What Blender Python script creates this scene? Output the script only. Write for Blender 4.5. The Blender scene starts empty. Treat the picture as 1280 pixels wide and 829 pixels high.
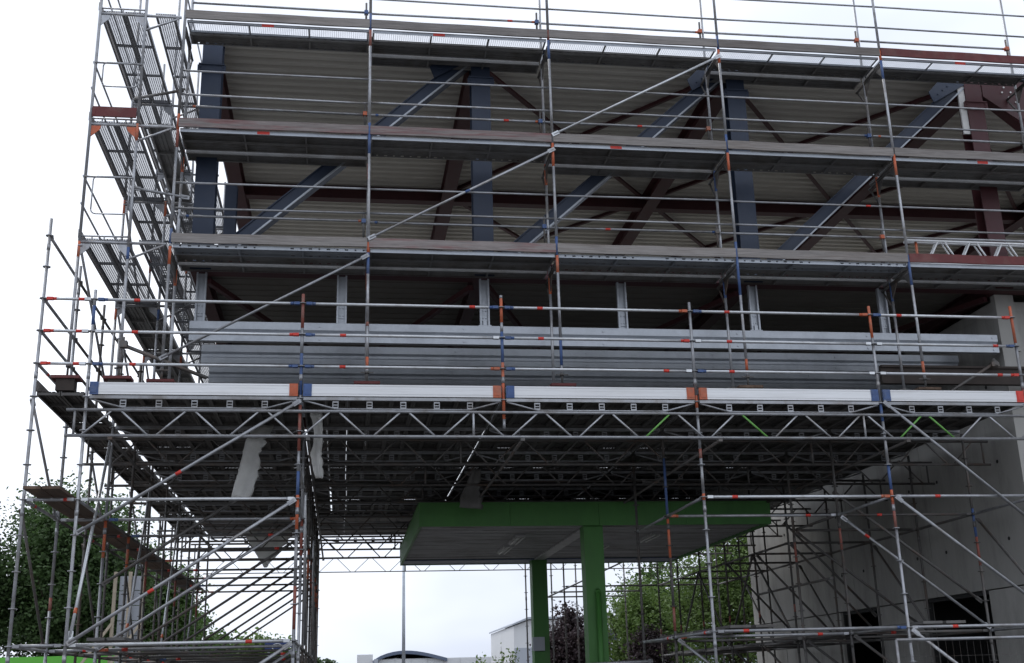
import bpy, math, random
from mathutils import Vector, Matrix
import numpy as np

sc = bpy.context.scene
C = sc.collection

# ------------------------------------------------------------------ camera, world, sun, exposure
def cam_axes(p, r, yw):
    cp, sp, cy, sy = math.cos(p), math.sin(p), math.cos(yw), math.sin(yw)
    f = Vector((sy * cp, cy * cp, sp)); rt = Vector((cy, -sy, 0)); up = rt.cross(f)
    c, s = math.cos(r), math.sin(r)
    return c * rt + s * up, -s * rt + c * up, f
PITCH, ROLL, YAW = 0.2985, -0.0277, 0.1511
Rt, Up, Fw = cam_axes(PITCH, ROLL, YAW)
cd = bpy.data.cameras.new('camera'); cam = bpy.data.objects.new('camera', cd); C.objects.link(cam)
cd.sensor_width = 36; cd.lens = 1429.1 / 1280 * 36; cd.clip_end = 3000; cd.clip_start = 0.1
m = Matrix((Rt, Up, -Fw)).transposed().to_4x4(); m.translation = Vector((3.7244, -16.919, -0.6581))
cam.matrix_world = m
sc.camera = cam

SUN_EL, SUN_ROT = math.radians(52), math.radians(-38)     # behind the building, to the left, veiled by cloud
w = bpy.data.worlds.new('World'); sc.world = w; w.use_nodes = True
nt = w.node_tree; nt.nodes.clear()
def N(t, k, **kw):
    n = t.nodes.new(k)
    for a, b in kw.items(): setattr(n, a, b)
    return n
wo = N(nt, 'ShaderNodeOutputWorld'); bg = N(nt, 'ShaderNodeBackground'); sky = N(nt, 'ShaderNodeTexSky')
sky.sky_type = 'NISHITA'; sky.sun_disc = False; sky.sun_elevation = SUN_EL; sky.sun_rotation = SUN_ROT
sky.dust_density = 4.0; sky.air_density = 1.0; sky.ozone_density = 1.0
hs = N(nt, 'ShaderNodeHueSaturation'); hs.inputs['Saturation'].default_value = 0.22
tc = N(nt, 'ShaderNodeTexCoord'); mp = N(nt, 'ShaderNodeMapping'); mp.inputs['Scale'].default_value = (1, 1, 2.2); mp.inputs['Location'].default_value = (5.1, 2.7, 0)
no = N(nt, 'ShaderNodeTexNoise'); no.inputs['Scale'].default_value = 1.2; no.inputs['Detail'].default_value = 5; no.inputs['Roughness'].default_value = .55
rp = N(nt, 'ShaderNodeValToRGB')
rp.color_ramp.elements[0].position = .30; rp.color_ramp.elements[0].color = (5.2, 6.0, 7.8, 1)
rp.color_ramp.elements[1].position = .68; rp.color_ramp.elements[1].color = (13.6, 14.3, 15.6, 1)
mx = N(nt, 'ShaderNodeMix', data_type='RGBA'); mx.inputs[0].default_value = .75
L = nt.links.new
L(sky.outputs[0], hs.inputs['Color']); L(tc.outputs['Generated'], mp.inputs[0]); L(mp.outputs[0], no.inputs['Vector'])
L(no.outputs['Fac'], rp.inputs[0]); L(hs.outputs[0], mx.inputs['A']); L(rp.outputs[0], mx.inputs['B'])
L(mx.outputs['Result'], bg.inputs['Color']); L(bg.outputs[0], wo.inputs[0])
bg.inputs['Strength'].default_value = 0.10
sd = bpy.data.lights.new('sun', 'SUN'); so = bpy.data.objects.new('sun', sd); C.objects.link(so)
sd.energy = 1.0; sd.angle = math.radians(25); sd.color = (1, .98, .95)
sdir = Vector((math.sin(SUN_ROT) * math.cos(SUN_EL), math.cos(SUN_ROT) * math.cos(SUN_EL), math.sin(SUN_EL)))
so.rotation_euler = (-sdir).to_track_quat('-Z', 'Y').to_euler()
vs = sc.view_settings; vs.view_transform = 'Standard'; vs.look = 'None'; vs.gamma = 1; vs.use_curve_mapping = False
vs.exposure = 0.22

# ------------------------------------------------------------------ materials
MATS = {}
def mat(name, col, rough=.6, metal=0., var=.18, scale=6., spread=.25, dirt=None, dirt_scale=1.5, dirt_amt=.5, bump=0., stretch=None, trans=None):
    """Principled with world-space mottling, a per-object random tone and optional blotches of a second colour."""
    M = bpy.data.materials.new(name); M.use_nodes = True; t = M.node_tree; b = t.nodes['Principled BSDF']
    geo = N(t, 'ShaderNodeNewGeometry'); mpn = N(t, 'ShaderNodeMapping')
    if stretch: mpn.inputs['Scale'].default_value = stretch
    t.links.new(geo.outputs['Position'], mpn.inputs[0])
    n1 = N(t, 'ShaderNodeTexNoise'); n1.inputs['Scale'].default_value = scale; n1.inputs['Detail'].default_value = 6; n1.inputs['Roughness'].default_value = .65
    t.links.new(mpn.outputs[0], n1.inputs['Vector'])
    oi = N(t, 'ShaderNodeObjectInfo')
    a = N(t, 'ShaderNodeMapRange'); a.inputs['From Min'].default_value = .25; a.inputs['From Max'].default_value = .75
    a.inputs['To Min'].default_value = 1 - var; a.inputs['To Max'].default_value = 1 + var
    t.links.new(n1.outputs['Fac'], a.inputs['Value'])
    o = N(t, 'ShaderNodeMapRange'); o.inputs['To Min'].default_value = 1 - spread; o.inputs['To Max'].default_value = 1 + spread * .6
    t.links.new(oi.outputs['Random'], o.inputs['Value'])
    mu = N(t, 'ShaderNodeMath', operation='MULTIPLY'); t.links.new(a.outputs[0], mu.inputs[0]); t.links.new(o.outputs[0], mu.inputs[1])
    base = N(t, 'ShaderNodeRGB'); base.outputs[0].default_value = (*col, 1); src = base.outputs[0]
    if dirt:
        n2 = N(t, 'ShaderNodeTexNoise'); n2.inputs['Scale'].default_value = dirt_scale; n2.inputs['Detail'].default_value = 7; n2.inputs['Roughness'].default_value = .7
        t.links.new(mpn.outputs[0], n2.inputs['Vector'])
        r2 = N(t, 'ShaderNodeMapRange'); r2.inputs['From Min'].default_value = .48; r2.inputs['From Max'].default_value = .66; r2.inputs['To Max'].default_value = dirt_amt
        t.links.new(n2.outputs['Fac'], r2.inputs['Value'])
        mxn = N(t, 'ShaderNodeMix', data_type='RGBA'); t.links.new(r2.outputs[0], mxn.inputs[0]); t.links.new(src, mxn.inputs['A']); mxn.inputs['B'].default_value = (*dirt, 1)
        src = mxn.outputs['Result']
    vm = N(t, 'ShaderNodeVectorMath', operation='SCALE'); t.links.new(src, vm.inputs[0]); t.links.new(mu.outputs[0], vm.inputs['Scale'])
    t.links.new(vm.outputs[0], b.inputs['Base Color'])
    rr = N(t, 'ShaderNodeMapRange'); rr.inputs['To Min'].default_value = max(.05, rough - .12); rr.inputs['To Max'].default_value = min(1, rough + .12)
    t.links.new(n1.outputs['Fac'], rr.inputs['Value']); t.links.new(rr.outputs[0], b.inputs['Roughness'])
    b.inputs['Metallic'].default_value = metal
    if bump:
        bn = N(t, 'ShaderNodeBump'); bn.inputs['Strength'].default_value = bump; bn.inputs['Distance'].default_value = .01
        t.links.new(n1.outputs['Fac'], bn.inputs['Height']); t.links.new(bn.outputs[0], b.inputs['Normal'])
    if trans:
        tr = N(t, 'ShaderNodeBsdfTranslucent'); t.links.new(vm.outputs[0], tr.inputs['Color'])
        ms = N(t, 'ShaderNodeMixShader'); ms.inputs[0].default_value = trans
        t.links.new(b.outputs[0], ms.inputs[1]); t.links.new(tr.outputs[0], ms.inputs[2]); t.links.new(ms.outputs[0], t.nodes['Material Output'].inputs[0])
    MATS[name] = M
    return M
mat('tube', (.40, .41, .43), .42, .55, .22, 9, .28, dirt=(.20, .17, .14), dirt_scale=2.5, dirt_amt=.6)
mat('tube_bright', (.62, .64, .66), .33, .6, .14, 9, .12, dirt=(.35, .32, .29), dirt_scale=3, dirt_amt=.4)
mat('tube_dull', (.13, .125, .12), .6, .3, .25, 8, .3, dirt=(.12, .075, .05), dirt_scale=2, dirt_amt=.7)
mat('galv', (.40, .43, .47), .42, .55, .16, 3.5, .15, dirt=(.30, .32, .35), dirt_scale=1.2, dirt_amt=.6)
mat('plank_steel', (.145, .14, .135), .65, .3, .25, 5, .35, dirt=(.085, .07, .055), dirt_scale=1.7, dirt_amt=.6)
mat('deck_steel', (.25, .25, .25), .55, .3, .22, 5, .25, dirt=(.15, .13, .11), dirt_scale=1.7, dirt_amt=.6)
mat('faded_red', (.26, .075, .055), .6, 0, .2, 10, .1, dirt=(.22, .17, .14), dirt_scale=6, dirt_amt=.7)
mat('wood_dark', (.045, .035, .03), .85, 0, .3, 6, .1)
mat('joist_galv', (.46, .49, .53), .4, .35, .16, 3.5, .12, dirt=(.33, .35, .385), dirt_scale=1.2, dirt_amt=.6)
mat('grating', (.21, .215, .23), .55, .4, .15, 7, .12)
mat('alu_white', (.78, .79, .80), .4, .15, .06, 5, .06, dirt=(.55, .54, .52), dirt_scale=2.0, dirt_amt=.35, stretch=(.4, 3, 8))
mat('orange', (.52, .12, .05), .55, 0, .22, 12, .1, dirt=(.30, .20, .15), dirt_scale=5, dirt_amt=.5)
mat('blue', (.05, .10, .25), .55, 0, .22, 12, .1, dirt=(.16, .18, .22), dirt_scale=5, dirt_amt=.5)
mat('red', (.62, .045, .03), .5, 0, .15, 12, .1)
mat('green_band', (.13, .34, .07), .5, 0, .12, 9, .1)
mat('wood_grey', (.25, .232, .22), .85, 0, .35, 5, .22, dirt=(.17, .14, .12), dirt_scale=1.5, dirt_amt=.6, bump=.4, stretch=(.5, 6, 9))
mat('wood_red', (.26, .23, .22), .85, 0, .35, 5, .18, dirt=(.22, .085, .085), dirt_scale=1.2, dirt_amt=.95, bump=.4, stretch=(.6, 6, 9))
mat('wood_maroon', (.14, .035, .035), .75, 0, .25, 6, .1, dirt=(.20, .12, .10), dirt_scale=2, dirt_amt=.5)
mat('wood_brown', (.105, .068, .048), .85, 0, .3, 6, .25, dirt=(.24, .16, .11), dirt_scale=2, dirt_amt=.6, stretch=(3, .5, 3))
mat('wood_pale', (.50, .43, .33), .8, 0, .2, 6, .15)
mat('blue_paint', (.021, .034, .066), .5, 0, .14, 4, .12, dirt=(.034, .048, .08), dirt_scale=1.3, dirt_amt=.5)
mat('maroon_paint', (.072, .018, .022), .55, 0, .16, 4, .15, dirt=(.085, .038, .036), dirt_scale=1.5, dirt_amt=.4)
mat('off_white', (.70, .70, .68), .6, 0, .08, 5, .05)
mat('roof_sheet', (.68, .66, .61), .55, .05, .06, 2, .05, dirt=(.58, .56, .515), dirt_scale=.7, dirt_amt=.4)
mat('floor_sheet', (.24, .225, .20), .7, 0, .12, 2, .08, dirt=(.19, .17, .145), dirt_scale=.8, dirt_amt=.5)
mat('concrete', (.40, .392, .37), .88, 0, .12, 1.4, .07, dirt=(.25, .243, .226), dirt_scale=1.1, dirt_amt=.8, bump=.25, stretch=(1, 1, .25))
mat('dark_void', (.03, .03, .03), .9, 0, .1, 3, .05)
mat('green_paint', (.066, .22, .046), .55, 0, .16, 2.5, .05, dirt=(.042, .145, .03), dirt_scale=.9, dirt_amt=.6, stretch=(1, 1, .4))
mat('soffit', (.52, .52, .53), .45, .25, .2, 3, .14, dirt=(.20, .19, .17), dirt_scale=1.6, dirt_amt=.8, stretch=(.35, 4, 1))
mat('soffit_blue', (.16, .19, .27), .5, .1, .2, 3, .05)
mat('lamp_white', (.75, .75, .72), .5, 0, .06, 5, .05)
mat('tarp', (.86, .86, .84), .5, 0, .12, 4, .06, dirt=(.72, .71, .68), dirt_scale=2.5, dirt_amt=.6, trans=.6)
mat('tarp_shaded', (.20, .195, .185), .6, 0, .2, 4, .06, dirt=(.12, .115, .105), dirt_scale=2.5, dirt_amt=.6, trans=.2)  # tarp with the shade deep under the platform put into its colour
mat('ground', (.115, .11, .105), .95, 0, .25, .9, 0, dirt=(.075, .072, .068), dirt_scale=.15, dirt_amt=.7, bump=.5)
mat('bark', (.075, .058, .042), .95, 0, .3, 5, .15)
mat('leaf_dark', (.062, .112, .034), .6, 0, .45, 1.1, .2, trans=.35)
mat('leaf_mid', (.080, .150, .034), .6, 0, .45, 1.1, .2, trans=.35)
mat('leaf_light', (.14, .22, .055), .6, 0, .4, 1.1, .2, trans=.35)
mat('leaf_purple', (.055, .036, .040), .6, 0, .4, 1.5, .1, trans=.25)
mat('far_white', (.72, .73, .74), .6, 0, .05, .6, .04)
mat('far_grey', (.42, .45, .50), .6, 0, .08, .6, .04)
mat('far_roof', (.12, .15, .22), .6, 0, .1, 1, .04)
mat('green_bright', (.13, .52, .05), .4, 0, .05, 2, .02)
mat('glass', (.03, .04, .05), .12, 0, .1, 2, .02)
mat('render_grey', (.42, .39, .35), .85, 0, .1, 1, .03)
mat('sign_blue', (.015, .04, .16), .4, 0, .08, 3, .02)
mat('van_cream', (.72, .68, .58), .35, 0, .05, 2, .02)
mat('rubber', (.02, .02, .02), .8, 0, .1, 4, .02)

# ------------------------------------------------------------------ mesh builder
class MB:
    def __init__(s): s.v, s.f, s.m, s.s = [], [], [], []
    def _add(s, vs_, fs, mi, sm):
        o = len(s.v); s.v += [tuple(p) for p in vs_]
        for f in fs: s.f.append(tuple(i + o for i in f)); s.m.append(mi); s.s.append(sm)
    def tube(s, a, b, r, n=8, mi=0, r2=None, cap=True):
        a, b = Vector(a), Vector(b); d = (b - a); 
        if d.length < 1e-6: return s
        d.normalize(); u = d.orthogonal().normalized() if abs(d.z) < .999 else Vector((1, 0, 0)); v = d.cross(u)
        r2 = r if r2 is None else r2
        ring = [(math.cos(2 * math.pi * i / n), math.sin(2 * math.pi * i / n)) for i in range(n)]
        P = [a + (u * c + v * q) * r for c, q in ring] + [b + (u * c + v * q) * r2 for c, q in ring]
        s._add(P, [(i, (i + 1) % n, n + (i + 1) % n, n + i) for i in range(n)], mi, True)
        if cap:
            o = len(s.v) - 2 * n
            s.f.append(tuple(o + i for i in reversed(range(n)))); s.m.append(mi); s.s.append(False)
            s.f.append(tuple(o + n + i for i in range(n))); s.m.append(mi); s.s.append(False)
        return s
    def path(s, pts, r, n=6, mi=0):
        for a, b in zip(pts[:-1], pts[1:]): s.tube(a, b, r, n, mi)
        return s
    def box(s, lo, hi, mi=0):
        x0, y0, z0 = lo; x1, y1, z1 = hi
        s._add([(x0, y0, z0), (x1, y0, z0), (x1, y1, z0), (x0, y1, z0), (x0, y0, z1), (x1, y0, z1), (x1, y1, z1), (x0, y1, z1)],
               [(3, 2, 1, 0), (4, 5, 6, 7), (0, 1, 5, 4), (1, 2, 6, 5), (2, 3, 7, 6), (3, 0, 4, 7)], mi, False); return s
    def bar(s, a, b, wd, ht, mi=0, side=None, o1=0, o2=0):
        """rectangular bar a->b; wd along 'side' direction, ht along the other normal; o1/o2 offsets along them."""
        a, b = Vector(a), Vector(b); d = (b - a).normalized()
        u = Vector(side) if side else Vector((0, 1, 0))
        u = (u - d * u.dot(d)).normalized(); v = u.cross(d)
        P = []
        for e in (a, b):
            for i, j in ((-1, -1), (1, -1), (1, 1), (-1, 1)): P.append(e + u * (o1 + i * wd / 2) + v * (o2 + j * ht / 2))
        s._add(P, [(0, 1, 2, 3), (7, 6, 5, 4), (0, 4, 5, 1), (1, 5, 6, 2), (2, 6, 7, 3), (3, 7, 4, 0)], mi, False); return s
    def prism(s, prof, axis, a, b, mi=0):
        """closed 2D profile extruded along x, y or z from a to b"""
        n = len(prof)
        def P(p, t): return {'x': (t, p[0], p[1]), 'y': (p[0], t, p[1]), 'z': (p[0], p[1], t)}[axis]
        s._add([P(p, a) for p in prof] + [P(p, b) for p in prof],
               [(i, (i + 1) % n, n + (i + 1) % n, n + i) for i in range(n)] + [tuple(range(n - 1, -1, -1)), tuple(range(n, 2 * n))], mi, False); return s
    def mesh(s, name, mats):
        me = bpy.data.meshes.new(name); me.from_pydata(s.v, [], s.f)
        for k in mats: me.materials.append(MATS[k])
        me.polygons.foreach_set('material_index', s.m); me.polygons.foreach_set('use_smooth', s.s); me.update()
        return me
    def build(s, name, mats, parent=None, loc=None):
        return put(name, s.mesh(name, [mats] if isinstance(mats, str) else mats), parent, loc)
def put(name, me, parent=None, loc=None, rz=0):
    o = bpy.data.objects.new(name, me); C.objects.link(o)
    if parent is not None: o.parent = parent
    if loc: o.location = loc
    if rz: o.rotation_euler.z = rz
    return o
def tag(o, label, cat, group=None, kind=None):
    if label: o['label'] = label
    if cat: o['category'] = cat
    if group: o['group'] = group
    if kind: o['kind'] = kind
    return o
def thing(name, label, cat, loc=(0, 0, 0), group=None):
    o = bpy.data.objects.new(name, None); C.objects.link(o); o.location = loc; o.empty_display_size = .2
    return tag(o, label, cat, group)
rnd = random.Random(7)
GZ = -2.1                         # ground level: the lowest ledger of the scaffold lies at z = 0
BAY, ROW = 3.07, 2.07

# ------------------------------------------------------------------ ground
g = MB(); g._add([(-900, -300, GZ), (900, -300, GZ), (900, 1500, GZ), (-900, 1500, GZ)], [(0, 1, 2, 3)], 0, False)
tag(g.build('ground', 'ground'), 'bare grey gravel and asphalt ground of the building site', None, kind='structure')

# ------------------------------------------------------------------ steel frame building (roof storey on a truss)
bld = thing('steel_building', 'unfinished steel framed storey with blue columns behind the scaffold', 'building', (1.25, 1.5, GZ))
def P_(name, mb, mats, par): 
    o = mb.build(name, mats, par); 
    q = par
    off = Vector((0, 0, 0))
    while q is not None: off += q.location; q = q.parent
    o.location = -off
    return o
def hcol(x, y, z0, z1, wf, dp, mi=0, mb=None):
    mb = mb or MB(); t = .022
    mb.box((x - wf / 2, y - dp / 2, z0), (x + wf / 2, y - dp / 2 + t, z1), mi)
    mb.box((x - wf / 2, y + dp / 2 - t, z0), (x + wf / 2, y + dp / 2, z1), mi)
    mb.box((x - .01, y - dp / 2 + t, z0), (x + .01, y + dp / 2 - t, z1), mi); return mb
CX = [1.33, 6.06, 10.86, 15.66, 20.46, 25.26, 30.06]
for i, x in enumerate(CX):
    for y in (1.5, 13.5):
        blue = i < 3 and y < 2
        c = P_('column', hcol(x, y, 6.02, 10.36, .34, .30), 'blue_paint' if blue else 'maroon_paint', bld)
        if y < 2:
            cap = MB().box((x - .24, y - .18, 9.66), (x + .24, y - .152, 9.80)).box((x - .22, y - .20, 9.80), (x + .22, y - .155, 9.825))
            for bx_ in (-.19, .19):
                for bz in (9.70, 9.76): cap.tube((x + bx_, y - .18, bz), (x + bx_, y - .195, bz), .016, 6)
            k = P_('splice_plate', cap, 'blue_paint' if blue else 'maroon_paint', c)
    if i == 3:
        P_('pale_strip', MB().box((x - .30, 1.38, 9.15), (x - .172, 1.42, 10.2)), 'off_white', bld)  # narrow off-white strip beside the column's left flange edge
# truss diagonals in the front plane
def diag(a, b, mt, par=bld):
    mb = MB(); mb.bar(a, b, .16, .19, 0, (0, 1, 0))
    mb.bar(a, b, .22, .02, 0, (0, 1, 0), 0, -.105); mb.bar(a, b, .20, .02, 0, (0, 1, 0), 0, .105); mb.bar(a, b, .03, .028, 1, (0, 1, 0), -.118, .10)
    o = P_('diagonal_brace', mb, [mt, 'galv' if mt == 'blue_paint' else mt], par)
    return o
for x0, x1 in ((1.52, 5.86), (6.25, 10.66), (11.05, 15.46)):
    o = diag((x0, 1.5, 6.22), (x1, 1.5, 10.24), 'blue_paint')
    for (x, z, s) in ((x1 - .30, 9.98, 1),):
        gp = MB().prism([(x - .34, z - .20), (x + .36, z + .22), (x + .36, z + .34), (x - .12, z + .34), (x - .42, z + .02)], 'y', 1.355, 1.375)
        for q in range(4): gp.tube((x - .24 + q * .11, 1.355, z - .02 + q * .09), (x - .24 + q * .11, 1.34, z - .02 + q * .09), .018, 6)
        P_('gusset_plate', gp, 'blue_paint', o)
o = diag((15.95, 1.5, 10.1), (20.3, 1.5, 6.3), 'maroon_paint')
gp = MB().prism([(15.85, 10.3), (16.9, 10.3), (16.9, 9.75), (16.55, 9.45), (15.85, 9.95)], 'y', 1.34, 1.365)
for q in range(3):
    for r_ in range(2): gp.tube((16.25 + q * .13 + r_ * .05, 1.34, 10.05 - q * .10 + r_ * .11), (16.25 + q * .13 + r_ * .05, 1.322, 10.05 - q * .10 + r_ * .11), .02, 6, 1)
P_('gusset_plate', gp, ['maroon_paint', 'off_white'], o)
P_('gable_post', hcol(1.33, 5.5, 6.3, 9.4, .24, .24), 'blue_paint', bld)
# edge and floor beams (I sections along x and y)
def ibeam_x(x0, x1, y, z0, z1, wf, mt, name):
    t = .018; mb = MB().box((x0, y - wf / 2, z0), (x1, y + wf / 2, z0 + t)).box((x0, y - wf / 2, z1 - t), (x1, y + wf / 2, z1)).box((x0, y - .007, z0 + t), (x1, y + .007, z1 - t))
    return P_(name, mb, mt, bld)
def ibeam_y(x, y0, y1, z0, z1, wf, mt, name):
    t = .018; mb = MB().box((x - wf / 2, y0, z0), (x + wf / 2, y1, z0 + t)).box((x - wf / 2, y0, z1 - t), (x + wf / 2, y1, z1)).box((x - .007, y0, z0 + t), (x + .007, y1, z1 - t))
    return P_(name, mb, mt, bld)
ibeam_x(1.16, 30.2, 1.5, 5.99, 6.27, .24, 'maroon_paint', 'floor_beam')
ibeam_x(1.16, 30.2, 13.5, 5.99, 6.27, .24, 'maroon_paint', 'floor_beam')
ibeam_x(1.16, 30.2, 1.5, 10.385, 10.50, .22, 'blue_paint', 'eaves_beam')
ibeam_x(1.16, 30.2, 13.5, 10.385, 10.50, .22, 'maroon_paint', 'eaves_beam')
ibeam_x(1.3, 30.2, 7.58, 10.06, 10.36, .24, 'maroon_paint', 'ridge_beam')
for x in CX:
    ibeam_y(x - .06, 1.72, 13.34, 10.02, 10.37, .30, 'maroon_paint', 'rafter')
    ibeam_y(x - .06, 1.64, 13.34, 6.0, 6.28, .22, 'maroon_paint', 'floor_beam')
for i in range(6):
    a, b = CX[i] + .1, CX[i + 1] - .2
    for y0, y1 in ((1.8, 7.4), (7.75, 13.3)):
        if i == 0: continue
        P_('cross_brace', MB().bar((a, y0, 10.31), (b, y1, 10.31), .09, .012, 0, (0, 0, 1)).bar((a, y0, 10.265), (b, y1, 10.265), .012, .09, 0, (0, 0, 1)), 'maroon_paint', bld)
        P_('cross_brace', MB().bar((b, y0, 10.345), (a, y1, 10.345), .09, .012, 0, (0, 0, 1)).bar((b, y0, 10.30), (a, y1, 10.30), .012, .07, 0, (0, 0, 1)), 'maroon_paint', bld)
    mid = (a + b) / 2
    P_('floor_brace', MB().bar((a, 1.7, 5.93), (mid, 7.4, 5.93), .09, .09, 0, (0, 0, 1)), 'maroon_paint', bld)
    P_('floor_brace', MB().bar((b, 1.7, 5.92), (mid + .1, 7.4, 5.92), .09, .09, 0, (0, 0, 1)), 'maroon_paint', bld)
# trapezoidal roof sheets, ribs along x; one sheet covers one metre
def sheet(z, y0, x0, x1, pitch=.25, h=.085, n=4):
    v, f = [], []
    prof = []
    for k in range(n):
        b = y0 + k * pitch
        prof += [(b, z), (b + pitch * .42, z), (b + pitch * .56, z + h), (b + pitch * .86, z + h)]
    prof.append((y0 + n * pitch + .0, z))
    for y, zz in prof: v += [(x0, y, zz), (x1, y, zz)]
    mb = MB(); mb._add(v, [(2 * i, 2 * i + 1, 2 * i + 3, 2 * i + 2) for i in range(len(prof) - 1)], 0, False)
    return mb
sh = sheet(0, 0, 1.18, 30.2).mesh('roof_sheet', ['roof_sheet'])
for k in range(12): put('roof_sheet', sh, bld, Vector((0, 1.62 + k * 1.0, 10.385)) - bld.location)
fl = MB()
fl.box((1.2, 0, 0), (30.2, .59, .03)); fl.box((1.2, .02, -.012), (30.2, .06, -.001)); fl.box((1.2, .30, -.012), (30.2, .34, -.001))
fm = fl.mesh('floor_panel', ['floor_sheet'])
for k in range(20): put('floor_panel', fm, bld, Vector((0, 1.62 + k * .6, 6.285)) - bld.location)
# roof build-up above the sheets
P_('roof_deck', MB().box((1.18, 1.62, 10.475), (30.2, 13.4, 10.50)), 'far_grey', bld)
# galvanised floor joists hung under the floor, and their hangers
def joist(y, x0, x1, zt):
    """cold formed sigma joist: proud upper and lower web, recessed middle, lips and flanges"""
    p = [(y + .11, zt), (y, zt), (y, zt - .125), (y + .05, zt - .16), (y + .05, zt - .205), (y, zt - .235), (y, zt - .33), (y + .11, zt - .33)]
    q = [(a_ + .012, b_ + (-.012 if i < 2 else (.012 if i > 5 else 0))) for i, (a_, b_) in enumerate(p)]
    q[0] = (y + .11, zt - .012); q[-1] = (y + .11, zt - .318)
    mb = MB(); n_ = len(p)
    v = [(x0, *c) for c in p] + [(x1, *c) for c in p] + [(x0, *c) for c in q] + [(x1, *c) for c in q]
    f = [(i, i + 1, n_ + i + 1, n_ + i) for i in range(n_ - 1)] + [(2 * n_ + i + 1, 2 * n_ + i, 3 * n_ + i, 3 * n_ + i + 1) for i in range(n_ - 1)]
    f += [(i + 1, i, 2 * n_ + i, 2 * n_ + i + 1) for i in range(n_ - 1)] + [(n_ + i, n_ + i + 1, 3 * n_ + i + 1, 3 * n_ + i) for i in range(n_ - 1)]
    f += [(0, n_, 3 * n_, 2 * n_), (n_ - 1, 2 * n_ - 1, 4 * n_ - 1, 3 * n_ - 1)]
    mb._add(v, f, 0, False)
    for k in range(6):
        for dz in (.06, .285): mb.tube((x1 - .1 - k * 2.4, y - .012, zt - dz), (x1 - .1 - k * 2.4, y, zt - dz), .02, 6)
    return mb
for k in range(5):
    y = 1.42 + k * 1.36
    P_('floor_joist', joist(y, 1.22 + rnd.uniform(-.06, .06), 15.48 + rnd.uniform(-.1, .02), 5.14), 'joist_galv', bld)
for x in (1.35, 3.65, 6.06, 8.47, 10.86, 13.29):
    for y in (1.45, 7.5):
        zl = 5.145 if x != 8.47 else 5.10
        mb = MB(); mb.box((x - .078, y + .045, zl), (x + .078, y + .055, 6.0))
        for q in (-1, 1): mb.box((x + q * .078 - .006, y - .02, zl), (x + q * .078 + .006, y + .05, 6.0)); mb.box((x + q * .066 - .012, y - .024, zl), (x + q * .066 + .012, y - .012, 6.0))
        mb.box((x - .05, y + .03, zl + .1), (x + .05, y + .044, zl + .34))
        for q in (-.025, .025):
            for w_ in (.15, .28): mb.tube((x + q, y + .03, zl + w_), (x + q, y + .012, zl + w_), .012, 6)
        if x in (6.06, 10.86): mb.box((x - .11, y - .03, zl - .003), (x + .11, y + .10, zl + .012)); mb.box((x - .03, y - .02, zl + .012), (x + .03, y + .03, zl + .1))
        P_('hanger', mb, 'joist_galv', bld)

# ------------------------------------------------------------------ concrete core on the right
core = thing('concrete_core', 'grey precast concrete stair core at the right under the building', 'building', (15.6, 1.75, GZ))
def core_panel(y0, y1, z0, z1, t=.2, dx=0):
    gj = .012
    return MB().prism([(y0 + gj, z0 + gj), (y1 - gj, z0 + gj), (y1 - gj, z1 - gj), (y0 + gj, z1 - gj)], 'x', 15.6 + dx, 15.6 + dx + t)
ys = [1.75, 3.28, 5.75, 7.95, 9.9, 11.3, 13.6, 15.95]
zj = .76
for k in range(len(ys) - 1):
    y0, y1 = ys[k], ys[k + 1]
    door = k in (1, 3)
    if not door: P_('wall_panel', core_panel(y0, y1, GZ, zj, dx=rnd.uniform(0, .008)), 'concrete', core)
for y0, y1 in ((1.75, 5.2), (5.2, 9.0), (9.0, 12.4), (12.4, 15.95)):
    P_('wall_panel', core_panel(y0, y1, zj, 5.72, dx=rnd.uniform(0, .01)), 'concrete', core)
P_('wall_panel', MB().prism([(15.8, GZ), (19.5, GZ), (19.5, 5.72), (15.8, 5.72)], 'y', 1.75, 1.95), 'concrete', core)
P_('wall_panel', MB().prism([(15.8, GZ), (19.5, GZ), (19.5, 5.72), (15.8, 5.72)], 'y', 15.75, 15.95), 'concrete', core)
P_('corner_pillar', MB().box((15.58, 1.60, 4.9), (15.95, 1.745, 5.98)).box((15.58, 1.60, GZ), (15.86, 1.745, 4.9)), 'concrete', core)
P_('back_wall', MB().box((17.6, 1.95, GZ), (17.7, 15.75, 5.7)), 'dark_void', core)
for y0, y1 in ((1.75, 5.2), (5.2, 9.0), (9.0, 12.4), (12.4, 15.95)):
    for yy in (y0 + .6, y1 - .6):
        for zz in (1.6, 3.0, 4.4): P_('tie_hole', MB().tube((15.604, yy, zz), (15.596, yy, zz), .035, 10), 'dark_void', core)
P_('core_roof', MB().box((15.62, 1.77, 5.72), (19.5, 15.9, 5.9)), 'concrete', core)
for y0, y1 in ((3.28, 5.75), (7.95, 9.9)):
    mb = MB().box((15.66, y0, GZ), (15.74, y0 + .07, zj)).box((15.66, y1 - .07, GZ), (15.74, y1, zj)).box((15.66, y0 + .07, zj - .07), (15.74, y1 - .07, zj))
    P_('door_frame', mb, 'dark_void', core)

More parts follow.
